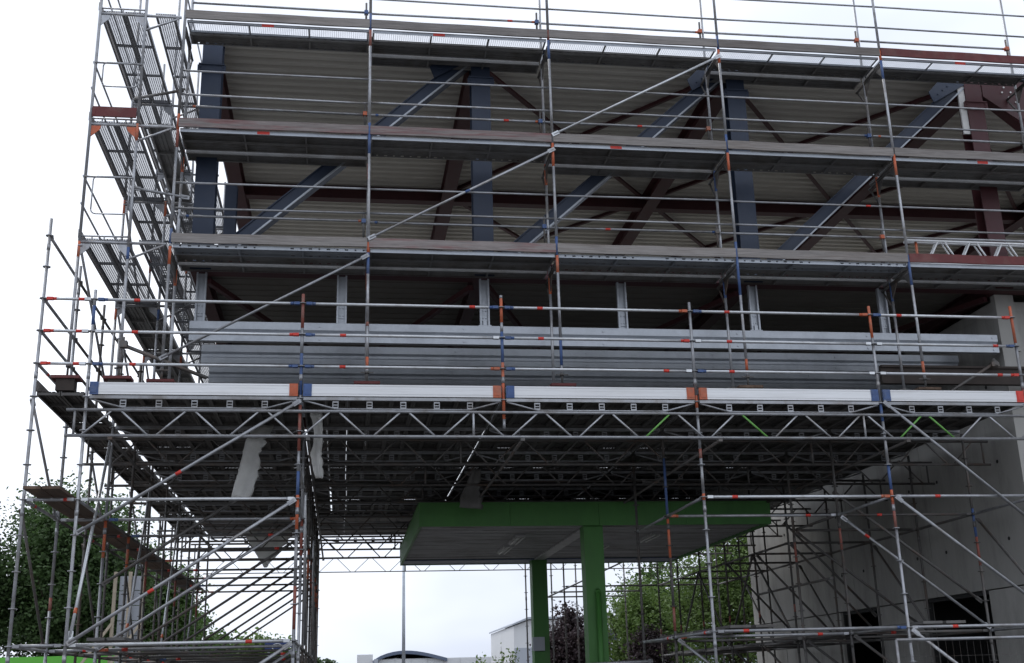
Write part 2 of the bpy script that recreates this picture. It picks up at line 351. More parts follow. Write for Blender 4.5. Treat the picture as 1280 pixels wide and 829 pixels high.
# ------------------------------------------------------------------ scaffold pieces
RT = .0242
CB = {'o': 1, 'b': 2, 'r': 3, 'g': 4, 'f': 5}
TM = ['tube', 'orange', 'blue', 'red', 'green_band', 'faded_red']
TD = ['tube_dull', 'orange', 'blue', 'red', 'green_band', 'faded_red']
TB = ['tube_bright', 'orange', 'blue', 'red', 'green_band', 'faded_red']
def standard(par, x, y, z0, z1, bands=(), rosettes=True, mats=TM, r=RT, top_pin=True, jit=.006, node0=0.0, nodes=.5):
    mb = MB(); cuts = []
    lean = (rnd.uniform(-jit, jit), rnd.uniform(-jit, jit))
    def at(z): t = (z - z0) / max(.01, z1 - z0); return (x + lean[0] * t, y + lean[1] * t, z)
    zs = sorted({z0, z1} | {min(max(b[0], z0), z1) for b in bands} | {min(max(b[1], z0), z1) for b in bands})
    for a, b in zip(zs[:-1], zs[1:]):
        mi = 0
        for q in bands:
            if q[0] <= (a + b) / 2 <= q[1]: mi = CB['f' if q[2] == 'r' else q[2]]
        mb.tube(at(a), at(b), r, 8, mi, cap=True)
    if rosettes:
        k = math.ceil((z0 - node0) / nodes)
        while node0 + k * nodes < z1 - .02:
            z = node0 + k * nodes
            if z > z0 + .05: mb.tube((at(z)[0], at(z)[1], z - .006), (at(z)[0], at(z)[1], z + .006), .060, 8)
            k += 1
        z = node0 + 2 * math.ceil((z0 - node0) / 2) - .18
        while z < z1 - .1:
            if z > z0 + .3: mb.tube(at(z - .05), at(z + .05), r + .004, 8)
            z += 2
    o = P_('standard', mb, mats, par)
    return o
def ledger(par, a, b, mats=TM, r=RT, heads=('', ''), tape=None, name='ledger', hl=.09, n=8):
    a, b = Vector(a), Vector(b); d = (b - a).normalized(); ln = (b - a).length
    mb = MB()
    pa, pb = a + d * .05, b - d * .05
    cuts = [(0, hl, heads[0]), (ln - .1 - hl, ln - .1, heads[1])]
    for h0, h1, c in cuts:
        mi = CB.get(c, 0)
        p0, p1 = pa + d * h0, pa + d * h1
        if name != 'guard_rail' or hl > .08: mb.bar(p0, p1, .042, .062, mi, (0, 0, 1) if abs(d.z) < .9 else (0, 1, 0))
    mb.tube(pa - d * (.04 if hl < .08 else -hl * .8), pb + d * (.04 if hl < .08 else -hl * .8), r, n)
    for h, c in ((0, heads[0]), (1, heads[1])):                      # the paint runs a little way along the tube
        if c:
            p = pa + d * hl if h == 0 else pb - d * hl
            q = p + d * (.05 if h == 0 else -.05)
            mb.tube(p, q, r + .0012, n, CB[c])
    if tape:
        t, c = tape; p = a + (b - a) * t; mb.tube(p - d * .045, p + d * .045, r + .0015, n, CB[c])
    return P_(name, mb, mats, par)
def brace(par, a, b, mats=TM, r=RT, tape=None, name='diagonal_brace'):
    mb = MB().tube(a, b, r, 8); A, B = Vector(a), Vector(b); d = (B - A).normalized()
    mb.bar(A - d * .03, A + d * .1, .03, .065, 0, (0, 1, 0)); mb.bar(B - d * .1, B + d * .03, .03, .065, 0, (0, 1, 0))
    if tape:
        p = A + (B - A) * tape[0]; mb.tube(p - d * .045, p + d * .045, r + .0015, 8, CB[tape[1]])
    return P_(name, mb, mats, par)
def rb(): return rnd.choice(['', 'b', 'o', '', '', ''])
def plank_mesh(name, ln, wd, kind, mt, h=.065, slot=False):
    """a scaffold deck board along x from 0..ln, y 0..wd, top at z = 0"""
    mb = MB()
    if kind == 'grate' and mt != 'grating': h *= .65
    if kind == 'grate':
        nx, ny = int(ln / .036), int(wd / .036); bw = .0045 if mt != 'grating' else .0125
        for i in range(nx + 1): x = i * (ln - .008) / nx; mb.box((x, .012, -.005), (x + bw, wd - .012, -.002))
        for j in range(ny + 1): y = .012 + j * (wd - .035) / ny; mb.box((0, y, -.0045), (ln, y + bw, -.0025))
    else:
        prof = []; k = 5; st = wd / k
        for j in range(k):
            y = j * st; prof += [(y + .012 if j == 0 else y, -.003), (y + st * .7, -.003), (y + st * .76, -.016), (y + st * .94, -.016)]
        prof.append((wd - .012, -.003))
        v = []
        for y, z in prof: v += [(0, y, z), (ln, y, z)]
        mb._add(v, [(2 * i, 2 * i + 1, 2 * i + 3, 2 * i + 2) for i in range(len(prof) - 1)], 0, False)
    for y in (0, wd - .012):
        if slot:
            mb.box((0, y, -.022), (ln, y + .012, 0)); mb.box((0, y, -h), (ln, y + .012, -h + .020))
            x = 0.0; tog = 0
            while x < ln:
                seg = .10 if (x < ln * .40 or x > ln * .58) else ln * .18
                mb.box((x, y, -h + .020), (min(ln, x + seg), y + .012, -.022)); x += seg + (.055 if tog % 2 else .03); tog += 1
        else: mb.box((0, y, -h), (ln, y + .012, 0))
        mb.box((0, y + (.012 if y == 0 else -.02), -h), (ln, y + (.032 if y == 0 else 0), -h + .006))
    for x in (.0, ln * .33, ln * .66, ln - .03): mb.box((x, .013, -h + .008), (x + .03, wd - .013, -.018))
    return mb.mesh(name, [mt])

# ------------------------------------------------------------------ front facade scaffold (stands on the platform)
FY, FI = .31, 1.04
XS = [4.06 + BAY * (i - 1) for i in range(6)]            # six frames
front = thing('facade_scaffold', 'tall galvanised facade scaffold with three wooden edged decks on the long front', 'scaffold', (XS[0], FY, 3.56))
LV = [6.0, 8.0, 10.0]
BND = [[(5.7, 6.0, 'o'), (8.02, 8.30, 'o'), (7.7, 8.02, 'r'), (6.05, 6.3, 'b')],
       [(5.62, 5.98, 'b'), (5.98, 6.16, 'o'), (7.72, 8.28, 'b'), (9.72, 10.03, 'r'), (10.03, 10.35, 'b'), (4.05, 4.25, 'o'), (4.75, 4.82, 'r')],
       [(5.72, 6.02, 'o'), (6.02, 6.35, 'b'), (7.62, 8.05, 'o'), (9.65, 10.02, 'b'), (10.02, 10.22, 'r'), (4.15, 4.6, 'b')],
       [(5.4, 6.35, 'b'), (7.66, 8.0, 'o'), (8.0, 8.35, 'b'), (9.75, 10.02, 'o'), (10.02, 10.3, 'b'), (4.1, 4.3, 'o')],
       [(5.65, 6.2, 'b'), (7.7, 8.1, 'o'), (9.6, 9.98, 'b'), (9.98, 10.2, 'o'), (4.1, 4.3, 'o')],
       [(5.7, 6.1, 'o'), (7.7, 8.1, 'b'), (9.8, 10.1, 'b')]]
for i, x in enumerate(XS):
    standard(front, x, FY, 4.02, 12.6, BND[i], False, TM, jit=.012)
    standard(front, x, FI, 4.02, 12.6, [(7.6, 8, rnd.choice('ob')), (5.6, 5.95, rnd.choice('ob'))], False, TM, jit=.012)
    for y in (FY, FI):                                     # base jacks
        mb = MB().tube((x, y, 3.832), (x, y, 4.1), .017, 8).box((x - .075, y - .075, 3.832), (x + .075, y + .075, 3.840)).tube((x, y, 3.98), (x, y, 4.02), .035, 8)
        mb.bar((x - .1, y, 4.0), (x + .1, y, 4.0), .016, .016)
        P_('base_jack', mb, 'tube_dull', front)
    for z in LV:                                           # transom with corner plates
        mb = MB().tube((x, FY + .02, z - .10), (x, FI - .02, z - .10), RT, 8).box((x - .03, FY + .03, z - .085), (x + .03, FI - .03, z - .068))
        for (y, s) in ((FY, 1), (FI, -1)):
            mb.prism([(y + s * .02, z - .12), (y + s * .24, z - .12), (y + s * .02, z - .36)], 'x', x - .008, x + .008)
        mb.tube((x, FI, z - .55), (x, FI + .30, z - .12), .017, 6).tube((x, FI + .02, z - .1), (x, FI + .34, z - .1), RT, 6)
        P_('transom', mb, 'tube_dull', front)
PL = BAY - .06
MSH = {}
def pm(kind, slot, mt, ln=PL, wd=.32):
    k = (kind, slot, mt, ln, wd)
    if k not in MSH: MSH[k] = plank_mesh('deck_board', ln, wd, kind, mt, slot=slot)
    return MSH[k]
SLOT = {(0, 0), (2, 0), (3, 0), (0, 2), (3, 2), (4, 2)}
def rel(o, v): return Vector(v) - o.location
for l, z in enumerate(LV):
    for i in range(5):
        sl = (i, l) in SLOT
        for k in range(2):
            kd = 'grate' if (l == 2 and k == 0) else 'solid'
            put('deck_board', pm(kd, sl or (k == 1 and (i + l) % 2 == 0), 'galv' if (k == 0 and sl) else 'deck_steel'), front, rel(front, (XS[i] + .03, FY + .035 + k * .335, z + .065)))
        if l == 0 or (l + i) % 2: put('deck_board', pm('solid', False, 'deck_steel', PL, .30), front, rel(front, (XS[i] + .03, FI + .06, z + .055)))
        # outer deck edge rail, pale, with a red mark on some
        mb = MB().box((XS[i] + .035, FY + .026, z + .0), (XS[i] + BAY - .035, FY + .034, z + .064))
        rxm = {(0, 1): .44, (1, 2): .38, (2, 1): .36, (4, 2): .51, (4, 1): .55, (0, 2): .44}.get((i, l))
        if rxm: mb.box((XS[i] + BAY * rxm - .1, FY + .022, z + .006), (XS[i] + BAY * rxm + .1, FY + .025, z + .058), 1)
        if not sl: P_('edge_rail', mb, ['galv', 'red'], front)
        else:
            if rxm: P_('tape_mark', MB().box((XS[i] + BAY * rxm - .1, FY + .026, z + .006), (XS[i] + BAY * rxm + .1, FY + .033, z + .058)), 'red', front)
        # wooden toe board
        mt = {(1, 1): 'wood_red', (1, 0): 'wood_red', (4, 2): 'wood_maroon', (0, 1): 'wood_red', (4, 0): 'wood_maroon'}.get((i, l), 'wood_grey')
        tb = MB(); n_ = 10; x0, x1 = XS[i] + .01, XS[i] + BAY - .02; ph = rnd.uniform(0, 6); sag = rnd.uniform(-.012, .012)
        vtop = []
        for q in range(n_ + 1):
            x = x0 + (x1 - x0) * q / n_; dz = .004 * math.sin(q * 1.3 + ph) + sag * (q / n_ - .5)
            for y, zz in ((FY - .030, z + .068 + dz), (FY + .004, z + .068 + dz), (FY + .004, z + .222 + dz + rnd.uniform(-.003, .003)), (FY - .030, z + .222 + dz)): vtop.append((x, y, zz))
        fs = [(4 * q + a, 4 * q + (a + 1) % 4, 4 * q + 4 + (a + 1) % 4, 4 * q + 4 + a) for q in range(n_) for a in range(4)] + [(3, 2, 1, 0), (4 * n_, 4 * n_ + 1, 4 * n_ + 2, 4 * n_ + 3)]
        tb._add(vtop, fs, 0, False)
        P_('toe_board', tb, mt, front)
        # guard rails
        for dz, yy, r_ in ((1.12, FY + .045, .0172), (.68, FY + .045, .0172), (.80, FI - .05, .021)):
            hd = (rnd.choice(['', '', 'o', 'b']), rnd.choice(['', '', 'o', 'b'])) if dz == .80 else ('', '')
            ledger(front, (XS[i], yy, z + dz + rnd.uniform(-.012, .012)), (XS[i + 1], yy, z + dz + rnd.uniform(-.012, .012)), TM, r_, hd,
                   (rnd.uniform(.3, .9), 'r') if rnd.random() < .18 else None, 'guard_rail', hl=.06, n=6)
    for i, x in enumerate(XS[1:]):                          # short guard posts clamped between the frames
        mb = MB().tube((x - .07, FI - .05, z + .52), (x - .07, FI - .05, z + 1.0), .019, 6, 0).box((x - .105, FI - .085, z + .77), (x - .035, FI - .015, z + .84), rnd.choice([1, 2, 1, 0]))
        P_('guard_post', mb, ['tube_dull', 'orange', 'blue'], front)
brace(front, (XS[1] + .02, FY - .03, 6.22), (XS[2], FY - .03, 7.92), TM, .021, (.52, 'b'))
brace(front, (XS[2] + .02, FY - .03, 8.2), (XS[3], FY - .03, 9.88), TB, .021)
brace(front, (XS[0] - .02, FY - .03, 4.18), (XS[1] - .02, FY - .03, 5.92), TM, .021)
# aluminium lattice girder used as a rail on the lowest deck
lg = MB(); zt = 6.73; zb = 6.30
for yy in (.92, 1.02):
    lg.tube((13.62, yy, zt), (17.2, yy, zt - .02), .024, 8); lg.tube((13.62, yy, zb), (17.2, yy, zb - .02), .024, 8)
    for k in range(4):
        x = 13.98 + k * .62
        lg.tube((x, yy, zb), (x + .24, yy, zt), .016, 6); lg.tube((x + .36, yy, zt), (x + .60, yy, zb), .016, 6)
lg.tube((13.82, .97, zb - .05), (13.82, .97, zt), .024, 8, 1)
tag(lg.build('lattice_girder', ['alu_white', 'orange']), 'bright aluminium lattice girder lying along the lowest facade deck at the right', 'girder')

# ------------------------------------------------------------------ gable scaffold on the left
gab = thing('gable_scaffold', 'narrow galvanised scaffold with mesh decks running back along the left gable', 'scaffold', (-.33, .14, 3.56))
GXo, GXi = -.33, .40
YS = [.14 + BAY * k for k in range(5)]
for k, y in enumerate(YS):
    for x in (GXo, GXi):
        standard(gab, x, y, 4.02, 12.6, [(5.72, 5.98, 'o')] if x < 0 and k == 0 else [(7.7, 8.0, rnd.choice('or')), (5.7, 5.9, rnd.choice('ob'))], False, TM, jit=.012)
        mb = MB().tube((x, y, 3.832), (x, y, 4.1), .017, 8).box((x - .075, y - .075, 3.832), (x + .075, y + .075, 3.840)).tube((x, y, 3.98), (x, y, 4.02), .035, 8)
        P_('base_jack', mb, 'tube_dull', gab)
    for z in LV:
        mb = MB().tube((GXo + .02, y, z - .03), (GXi - .02, y, z - .03), RT, 8).tube((GXo + .02, y, z + .07), (GXi - .02, y, z + .07), .014, 6)
        for q in range(1, 4): mb.tube((GXo + q * .18, y, z - .03), (GXo + q * .18, y, z + .07), .012, 6)
        for (x, s) in ((GXo, 1), (GXi, -1)):
            mb.prism([(x + s * .02, z - .06), (x + s * .17, z - .06), (x + s * .15, z - .13), (x + s * .02, z - .25)], 'y', y - .008, y + .008, 1 if (z == 8 and k == 0) else 0)
        mb.tube((GXi, y, z - .03), (GXi + .56, y, z - .03), RT, 8).tube((GXi, y, z - .30), (GXi + .52, y, z - .05), .019, 6)
        P_('transom', mb, ['tube', 'orange'], gab)
gm = {}
for l, z in enumerate(LV):
    for k in range(4):
        for q, (x, kd) in enumerate(((GXo + .05, 'grate'), (GXo + .385, 'grate'), (GXi + .14, 'grate'))):
            if l == 0 and k > 0 and q < 2: kd = 'solid'
            if l == 1 and q == 2 and k in (0, 2): kd = 'solid'
            o = put('deck_board', pm(kd, l == 0 and q == 2, 'grating' if kd == 'grate' else 'deck_steel'), gab, rel(gab, (x + .32, YS[k] + .03, z + .045)), math.pi / 2)
        for dz in (.62, 1.08): ledger(gab, (GXo - .03, YS[k], z + dz), (GXo - .03, YS[k + 1], z + dz), TM, .0165, ('', ''), None, 'guard_rail', .06, 6)
        ledger(gab, (GXi + .5, YS[k], z + .9), (GXi + .5, YS[k + 1], z + .9), TM, .0165, ('', ''), None, 'guard_rail', .06, 6)
        P_('toe_board', MB().box((GXo - .035, YS[k] + .02, z + .05), (GXo - .005, YS[k + 1] - .02, z + .19)), 'wood_grey', gab)
    if l < 2:
        a = rnd.random()
    # end guard: rounded tube loop across the front end
    y = YS[0] - .03
    if l < 3:
        zt, zb = z + 1.05, z + (.62 if l else .42)
        mb = MB().tube((GXo, y, zt), (GXi, y, zt), .0165, 6)
        loop = []
        for cx, cz, a0 in ((GXi - .12, zt - .06, 0), (GXi - .12, zb + .08, -90), (GXo + .20, zb + .08, -180), (GXo + .20, zt - .06, -270)):
            for q in range(4): t = math.radians(a0 + 90 - q * 30); loop.append((cx + .07 * math.cos(t), y, cz + .07 * math.sin(t)))
        loop.append(loop[0]); mb.path(loop, .011, 6)
        P_('end_guard', mb, 'tube', gab)
    if l == 1: P_('toe_board', MB().box((GXo + .03, y - .03, z + .085), (GXi - .03, y, z + .255)).box((GXo + .03, y - .034, z + .11), (GXo + .08, y - .031, z + .23)), 'wood_maroon', gab)
brace(gab, (GXo + .45, 1.2, 9.02), (1.02, .35, 8.75), TD, .024)
brace(gab, (GXi, .2, 6.92), (1.2, .35, 6.85), TM, .024)
for k in range(3): brace(gab, (GXo + .02, YS[k + 1], 4.1), (GXo + .02, YS[k], 5.9), TM, .021)
brace(gab, (GXo + .02, YS[2], 6.1), (GXo + .02, YS[1], 7.9), TM, .021)

# ------------------------------------------------------------------ the working platform (decks on lattice girders)
plat = thing('scaffold_platform', 'wide scaffold platform carried on lattice girders with white toe boards in front', 'scaffold', (0, 0, 2.8))
BX = [0, 3.07, 6.14, 9.21, 12.28, 14.81]
NR = 8
nb = [9, 9, 9, 9, 7]
pmesh = {}
far_mb = MB()
for r_ in range(NR):
    y0 = r_ * ROW
    for b in range(5):
        w_ = (BX[b + 1] - BX[b] - .04) / nb[b]
        for k in range(nb[b]):
            gapx = .03 if (b == 1 and k in (1, 2) and r_ in (4, 5)) else .0
            x = BX[b] + .03 + k * w_ + gapx
            if b == 0 and k == 0: x += .035
            if r_ < 6 and not (b == 4 and r_ > 3):
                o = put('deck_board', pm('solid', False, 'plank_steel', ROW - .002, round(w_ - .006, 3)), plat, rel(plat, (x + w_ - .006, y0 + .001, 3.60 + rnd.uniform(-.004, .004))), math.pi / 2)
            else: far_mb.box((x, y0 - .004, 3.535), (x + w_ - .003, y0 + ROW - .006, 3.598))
    for k in range(2):
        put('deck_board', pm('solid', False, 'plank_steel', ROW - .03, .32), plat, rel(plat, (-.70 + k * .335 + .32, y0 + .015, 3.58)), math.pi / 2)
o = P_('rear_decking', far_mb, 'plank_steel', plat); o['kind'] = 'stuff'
# bridging ledgers (one per bay and row): top bar, trussed lower bar, square spacers
def bridge_mesh(ln):
    mb = MB(); mb.box((.04, -.024, -.025), (ln - .04, .024, .022))
    e = .52
    zb = -.158
    mb.tube((.06, 0, -.03), (e, 0, zb), .015, 6).tube((e, 0, zb), (ln - e, 0, zb), .015, 6).tube((ln - e, 0, zb), (ln - .06, 0, -.03), .015, 6)
    n_ = 5 if ln > 2.8 else 4
    for k in range(n_):
        x = e + .0 + (ln - 2 * e) * k / (n_ - 1); q = .045
        for z0, z1 in ((-.150, -.128), (-.062, -.04)): mb.box((x - q, -.012, z0), (x + q, .012, z1))
        for s in (-1, 1): mb.box((x + s * q - .012 if s > 0 else x - q, -.011, -.150), (x + q if s > 0 else x - q + .012, .011, -.04))
        mb.box((x - q, -.0105, -.105), (x + q, .0105, -.09))
    return mb.mesh('bridging_ledger', ['tube'])
brm = {}
for r_ in range(1, NR):                                  # strips that cover the joints between the rows of boards
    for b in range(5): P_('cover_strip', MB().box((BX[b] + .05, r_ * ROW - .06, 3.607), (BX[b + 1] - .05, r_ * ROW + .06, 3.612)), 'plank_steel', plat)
for r_ in range(NR + 1):
    for b in range(5):
        ln = round(BX[b + 1] - BX[b], 2)
        if ln not in brm: brm[ln] = bridge_mesh(ln)
        put('bridging_ledger', brm[ln], plat, rel(plat, (BX[b], r_ * ROW, 3.50)))
# lattice girders along x under every row
def lattice(y, x0, x1, zt, zb, mats, name, green=True, dx=0., RT=RT, RL=.0155):
    root = P_(name, MB().tube((x0, y, zt), (x1, y, zt), RT, 8).tube((x0, y, zb), (x1, y, zb), RT, 8).tube((x0 + .12, y, zb), (x0 + .12, y, zt), .019, 6).tube((x1 - .12, y, zb), (x1 - .12, y, zt), .019, 6), mats, plat)
    x = x0 + .22 + dx; k = 0
    lac = MB()
    while x < x1 - .5:
        mi = 4 if (green and rnd.random() < .22 and x > 6) else 0
        lac.tube((x, y, zb), (x + .42, y, zt), RL, 6, mi)
        mi = 4 if (green and rnd.random() < .22 and x > 6) else 0
        if x + .94 < x1: lac.tube((x + .53, y, zt), (x + .94, y, zb), RL, 6, mi)
        if k % 6 == 5: lac.tube((x + .47, y, zb), (x + .47, y, zt), .019, 6)
        x += 1.045; k += 1
    ob = P_('lacing', lac, mats, root); return root
lattice(-.05, -.25, 15.4, 3.295, 2.915, TM, 'lattice_girder')
for r_ in range(1, NR + 1):
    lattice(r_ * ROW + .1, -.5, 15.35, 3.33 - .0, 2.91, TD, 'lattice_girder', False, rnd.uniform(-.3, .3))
for x in (.4, 3.2, 6.4, 9.5, 12.6):                      # cross tubes tying the girders
    ledger(plat, (x, -.2, 2.86), (x, NR * ROW + .2, 2.86), TD, RT, ('', ''), None, 'tie_tube')
for k in range(7):
    x = 1.0 + k * 2.1; brace(plat, (x, 2.2 + 2 * (k % 3), 2.95), (x + 1.6, 4.3 + 2 * (k % 3), 3.3), TD, RT, None, 'tie_brace')
lattice(NR * ROW + 1.6, -.3, 15.3, 3.05, 2.65, TD, 'lattice_girder', False, 0., .015, .009)
# front rail posts and rails
PB = {0: [(4.55, 5.1, 'o')], 3.07: [(4.6, 5.15, 'r'), (3.55, 4.2, 'b')], 6.14: [(3.2, 4.1, 'o'), (4.1, 4.6, 'b'), (4.75, 5.15, 'o')], 9.21: [(3.4, 3.6, 'o')], 12.28: [(4.6, 5.2, 'o'), (3.2, 3.5, 'b')], 14.81: [(4.55, 5.2, 'o'), (3.6, 3.75, 'r')]}
standard(plat, 6.14, 0, 3.05, 5.2, PB[6.14], True)
for z, nm in ((4.0, 0), (4.5, 0), (5.0, 0)):
    pts = [-.733] + BX
    for a, b in zip(pts[:-1], pts[1:]):
        if a < 0: tp = (.75, 'r')
        else: tp = (.2, 'r') if rnd.random() < .75 else (.85, 'r')
        ledger(plat, (a, 0, z), (b, 0, z), TB, RT, (rnd.choice(['', 'o', 'b', 'b']), rnd.choice(['', 'o', 'r', 'b'])) if a >= 0 else ('r', ''), tp, 'guard_rail')
# white aluminium toe boards with coloured end caps
caps = [('b', 'o'), ('b', 'o'), ('b', 'o'), ('o', 'b'), ('b', 'r')]
for b in range(5):
    x0, x1 = BX[b] + .04, BX[b + 1] - .04
    mb = MB(); y = -.035
    for z0, z1, q in ((3.535, 3.566, 0), (3.568, 3.645, .003), (3.647, 3.688, 0), (3.690, 3.715, .003)): mb.box((x0 + .12, y - q, z0), (x1 - .12, y + .025, z1))
    o = P_('toe_board', mb, 'alu_white', plat)
    for (a, c, s) in ((x0, caps[b][0], 0), (x1 - .125, caps[b][1], 1)):
        P_('end_cap', MB().box((a, y - .012, 3.53), (a + .125, y + .03, 3.72)).box((a + .02, y - .018, 3.56), (a + .105, y - .0125, 3.69)), {'b': 'blue', 'o': 'orange', 'r': 'red'}[c], o)
# toe boards and edge tube along the left side
for r_ in range(NR):
    P_('toe_board', MB().box((-.735, r_ * ROW + .03, 3.60), (-.705, r_ * ROW + ROW - .03, 3.75)), 'wood_grey', plat)

# ------------------------------------------------------------------ left shoring tower
lt = thing('shoring_tower', 'ring lock scaffold tower carrying the left end of the platform', 'scaffold', (-.73, 0, GZ))
for r_ in range(NR + 1):
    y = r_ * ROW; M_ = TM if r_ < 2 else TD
    standard(lt, -.733, y, GZ, 6.28 if r_ < 6 else 5.1, [(.6, .8, 'r')] if r_ == 1 else [], True, M_)
    standard(lt, 0, y, GZ, 5.15, [(1.4, 2.0, 'o')] if r_ in (1, 2) else ([(4.6, 4.9, 'b')] if r_ == 0 else [(1.2, 1.9, 'r')] if r_ % 2 else []), True, M_)
    standard(lt, 3.07, y, GZ, 5.15 if r_ == 0 else 3.45, (PB[3.07] + [(1.55, 2.05, 'o'), (2.05, 2.4, 'b'), (.15, .75, 'r'), (2.7, 3.4, 'r')]) if r_ == 0 else [(1.4, 2, rnd.choice('or'))], True, M_)
    for z in (0., 2.):
        ledger(lt, (-.733, y, z), (0, y, z), M_, RT, ('', ''), (.8, 'r') if rnd.random() < .4 else None)
        ledger(lt, (0, y, z), (3.07, y, z), TB if r_ == 0 else M_, RT, (rb(), rb()), (rnd.choice([.14, .86, .8]), 'r') if rnd.random() < .7 else None)
    if r_ > 99: ledger(lt, (0, y, 1.0 if r_ % 2 else 2.5), (3.07, y, 1.0 if r_ % 2 else 2.5), TD, RT, ('', ''), (.8, 'r')) if r_ in (3, 5, 6, 8) else None
    brace(lt, (.05, y - .05, .03), (3.02, y - .05, 1.97), M_, RT, (.35, 'r') if r_ == 0 else None)
    brace(lt, (.05, y - .05, -1.97), (3.02, y - .05, -.05), M_, RT, (.55, 'r') if r_ == 0 else None)
    if r_ in (0,): brace(lt, (.05, -.06, 1.53), (3.05, -.06, 3.44), TM, RT, (.44, 'r'))
    if r_ in (1,): brace(lt, (.05, y - .05, 1.0), (2.0, y - .05, 2.3), TD, RT)
    if r_ < NR:
        for x, zs in ((-.733, (0, 2, 4., 4.5, 5., 6.) if r_ < 6 else (0, 2, 4.5, 5.)), (0, (0, 2)), (3.07, (0, 2, 2.5))):
            for z in zs: ledger(lt, (x, y, z), (x, y + ROW, z), TM if r_ < 1 else TD, RT, ('', ''), (.3, 'r') if rnd.random() < .2 else None)
        if r_ % 2 == 0:
            brace(lt, (-.76, y + .05, 1.85), (-.76, y + ROW - .05, .05), TD, .021); brace(lt, (-.76, y + .05, 3.45), (-.76, y + ROW - .05, 2.05), TM, .021)
        brace(lt, (.04, y + .05, .1), (.04, y + 1.75, 3.2), TB if r_ in (0, 3, 4) else TM, RT, (.12, 'o')) if r_ % 2 == 0 else None
        if r_ in (1, 4): brace(lt, (3.11, y + .05, 2.4), (3.11, y + ROW - .05, .1), TB, RT)
    # boards of the lower walkway
    if r_ < NR:
        for k in range(2):
            mb = MB().box((-.60 + k * .25, y - (.6 if r_ == 0 else -.02), 2.055), (-.37 + k * .25, y + ROW - .02, 2.095))
            P_('walkway_board', mb, 'wood_brown', lt)
    if r_ < NR:
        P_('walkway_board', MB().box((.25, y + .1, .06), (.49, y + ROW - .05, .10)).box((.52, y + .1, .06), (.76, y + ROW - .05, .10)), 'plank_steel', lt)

# ------------------------------------------------------------------ right shoring tower, and rear posts behind the canopy
rt = thing('shoring_tower', 'ring lock scaffold tower beside the concrete core at the right', 'scaffold', (9.21, 0, GZ))
for r_ in range(NR + 1):
    y = r_ * ROW; M_ = TM if r_ < 1 else TD
    if r_ in (0, 1, 2):
        standard(rt, 9.21, y, GZ, 5.15 if r_ == 0 else 3.45, (PB[9.21] + [(1.95, 2.05, 'o'), (2.6, 2.75, 'r')]) if r_ == 0 else [(1.3, 1.95, 'o'), (.1, .5, 'r'), (2.0, 3.0, 'b')] if r_ == 1 else [], True, M_)
    fx = 12.28 if r_ < 3 else 12.98
    standard(rt, fx, y, GZ, 5.15 if r_ == 0 else 3.45, (PB[12.28] + [(1.5, 1.98, 'r'), (1.9, 2.1, 'o'), (2.1, 2.5, 'b')]) if r_ == 0 else [(1.4, 1.8, 'r')] if r_ < 3 else [(.6, .75, 'r')], True, M_)
    standard(rt, 14.81, y, GZ, 5.2 if r_ == 0 else 3.45, PB[14.81] if r_ == 0 else [(1.1, 1.6, 'r'), (1.6, 2.1, 'b')] if r_ == 1 else [], True, M_)
    for z in (0., 2.):
        if r_ in (0, 1): ledger(rt, (9.21, y, z), (fx, y, z), TB if (r_ == 0 and z == 2) else TM, RT, (rb(), rb()), (.16 if r_ == 0 else .82, 'r'))
        elif r_ == 2 and z == 0: ledger(rt, (9.21, y, z), (fx, y, z), TD)
        ledger(rt, (fx, y, z), (14.81, y, z), M_, RT, ('', ''), (.3, 'r') if r_ < 2 else None)
    if r_ == 0:
        brace(rt, (12.33, -.05, 3.5), (14.78, -.05, 1.4), TM, RT)
        brace(rt, (12.33, -.06, 1.97), (14.78, -.06, .04), TM, RT)
        brace(rt, (12.33, -.05, -.05), (14.78, -.05, -2.0), TM, RT)
    elif r_ < 6:
        brace(rt, (fx + .05, y - .05, 1.95), (14.78, y - .05, .05), M_ if r_ > 1 else TM, RT, (.17, 'r') if r_ < 2 else None)
        brace(rt, (fx + .05, y - .05, -.05), (14.78, y - .05, -1.95), M_, RT)
        if r_ in (1, 3): brace(rt, (14.75, y + .05, .5), (fx, y + .05, 2.4), TD, RT)
    if r_ == 1: brace(rt, (9.26, y - .05, -.05), (11.6, y - .05, -1.9), TM, RT)
    if r_ < NR:
        for z in (0, 2):
            if r_ < 2: ledger(rt, (9.21, y, z), (9.21, y + ROW, z), TM, RT, ('', ''), (.2, 'r') if z == 0 else None)
            x2 = 12.28 if r_ + 1 < 3 else 12.98
            if (fx == x2): ledger(rt, (fx, y, z), (fx, y + ROW, z), M_)
            ledger(rt, (14.81, y, z), (14.81, y + ROW, z), M_)
        if r_ in (2, 3): ledger(rt, (12.98, y + .03, 1.1), (12.98, y + ROW, 1.1), TD)
        if r_ in (3, 5): brace(rt, (12.94, y + .05, .1), (12.94, y + ROW - .05, 1.9), TD, RT)
        if r_ in (4, 6): brace(rt, (12.94, y + .05, 1.95), (12.94, y + ROW - .05, .1), TD, RT)
        if r_ % 2 == 0: brace(rt, (14.86, y + .05, .1), (14.86, y + ROW - .05, 1.9), TD, RT)
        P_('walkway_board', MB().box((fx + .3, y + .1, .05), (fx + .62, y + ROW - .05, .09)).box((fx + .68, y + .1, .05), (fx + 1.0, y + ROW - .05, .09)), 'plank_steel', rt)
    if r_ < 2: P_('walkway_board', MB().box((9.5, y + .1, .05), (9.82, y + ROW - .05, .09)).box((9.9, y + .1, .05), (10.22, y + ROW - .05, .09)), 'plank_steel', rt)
rp_ = thing('rear_scaffold', 'thin dark scaffold bay behind the green canopy columns', 'scaffold', (9.21, 16.56, GZ))
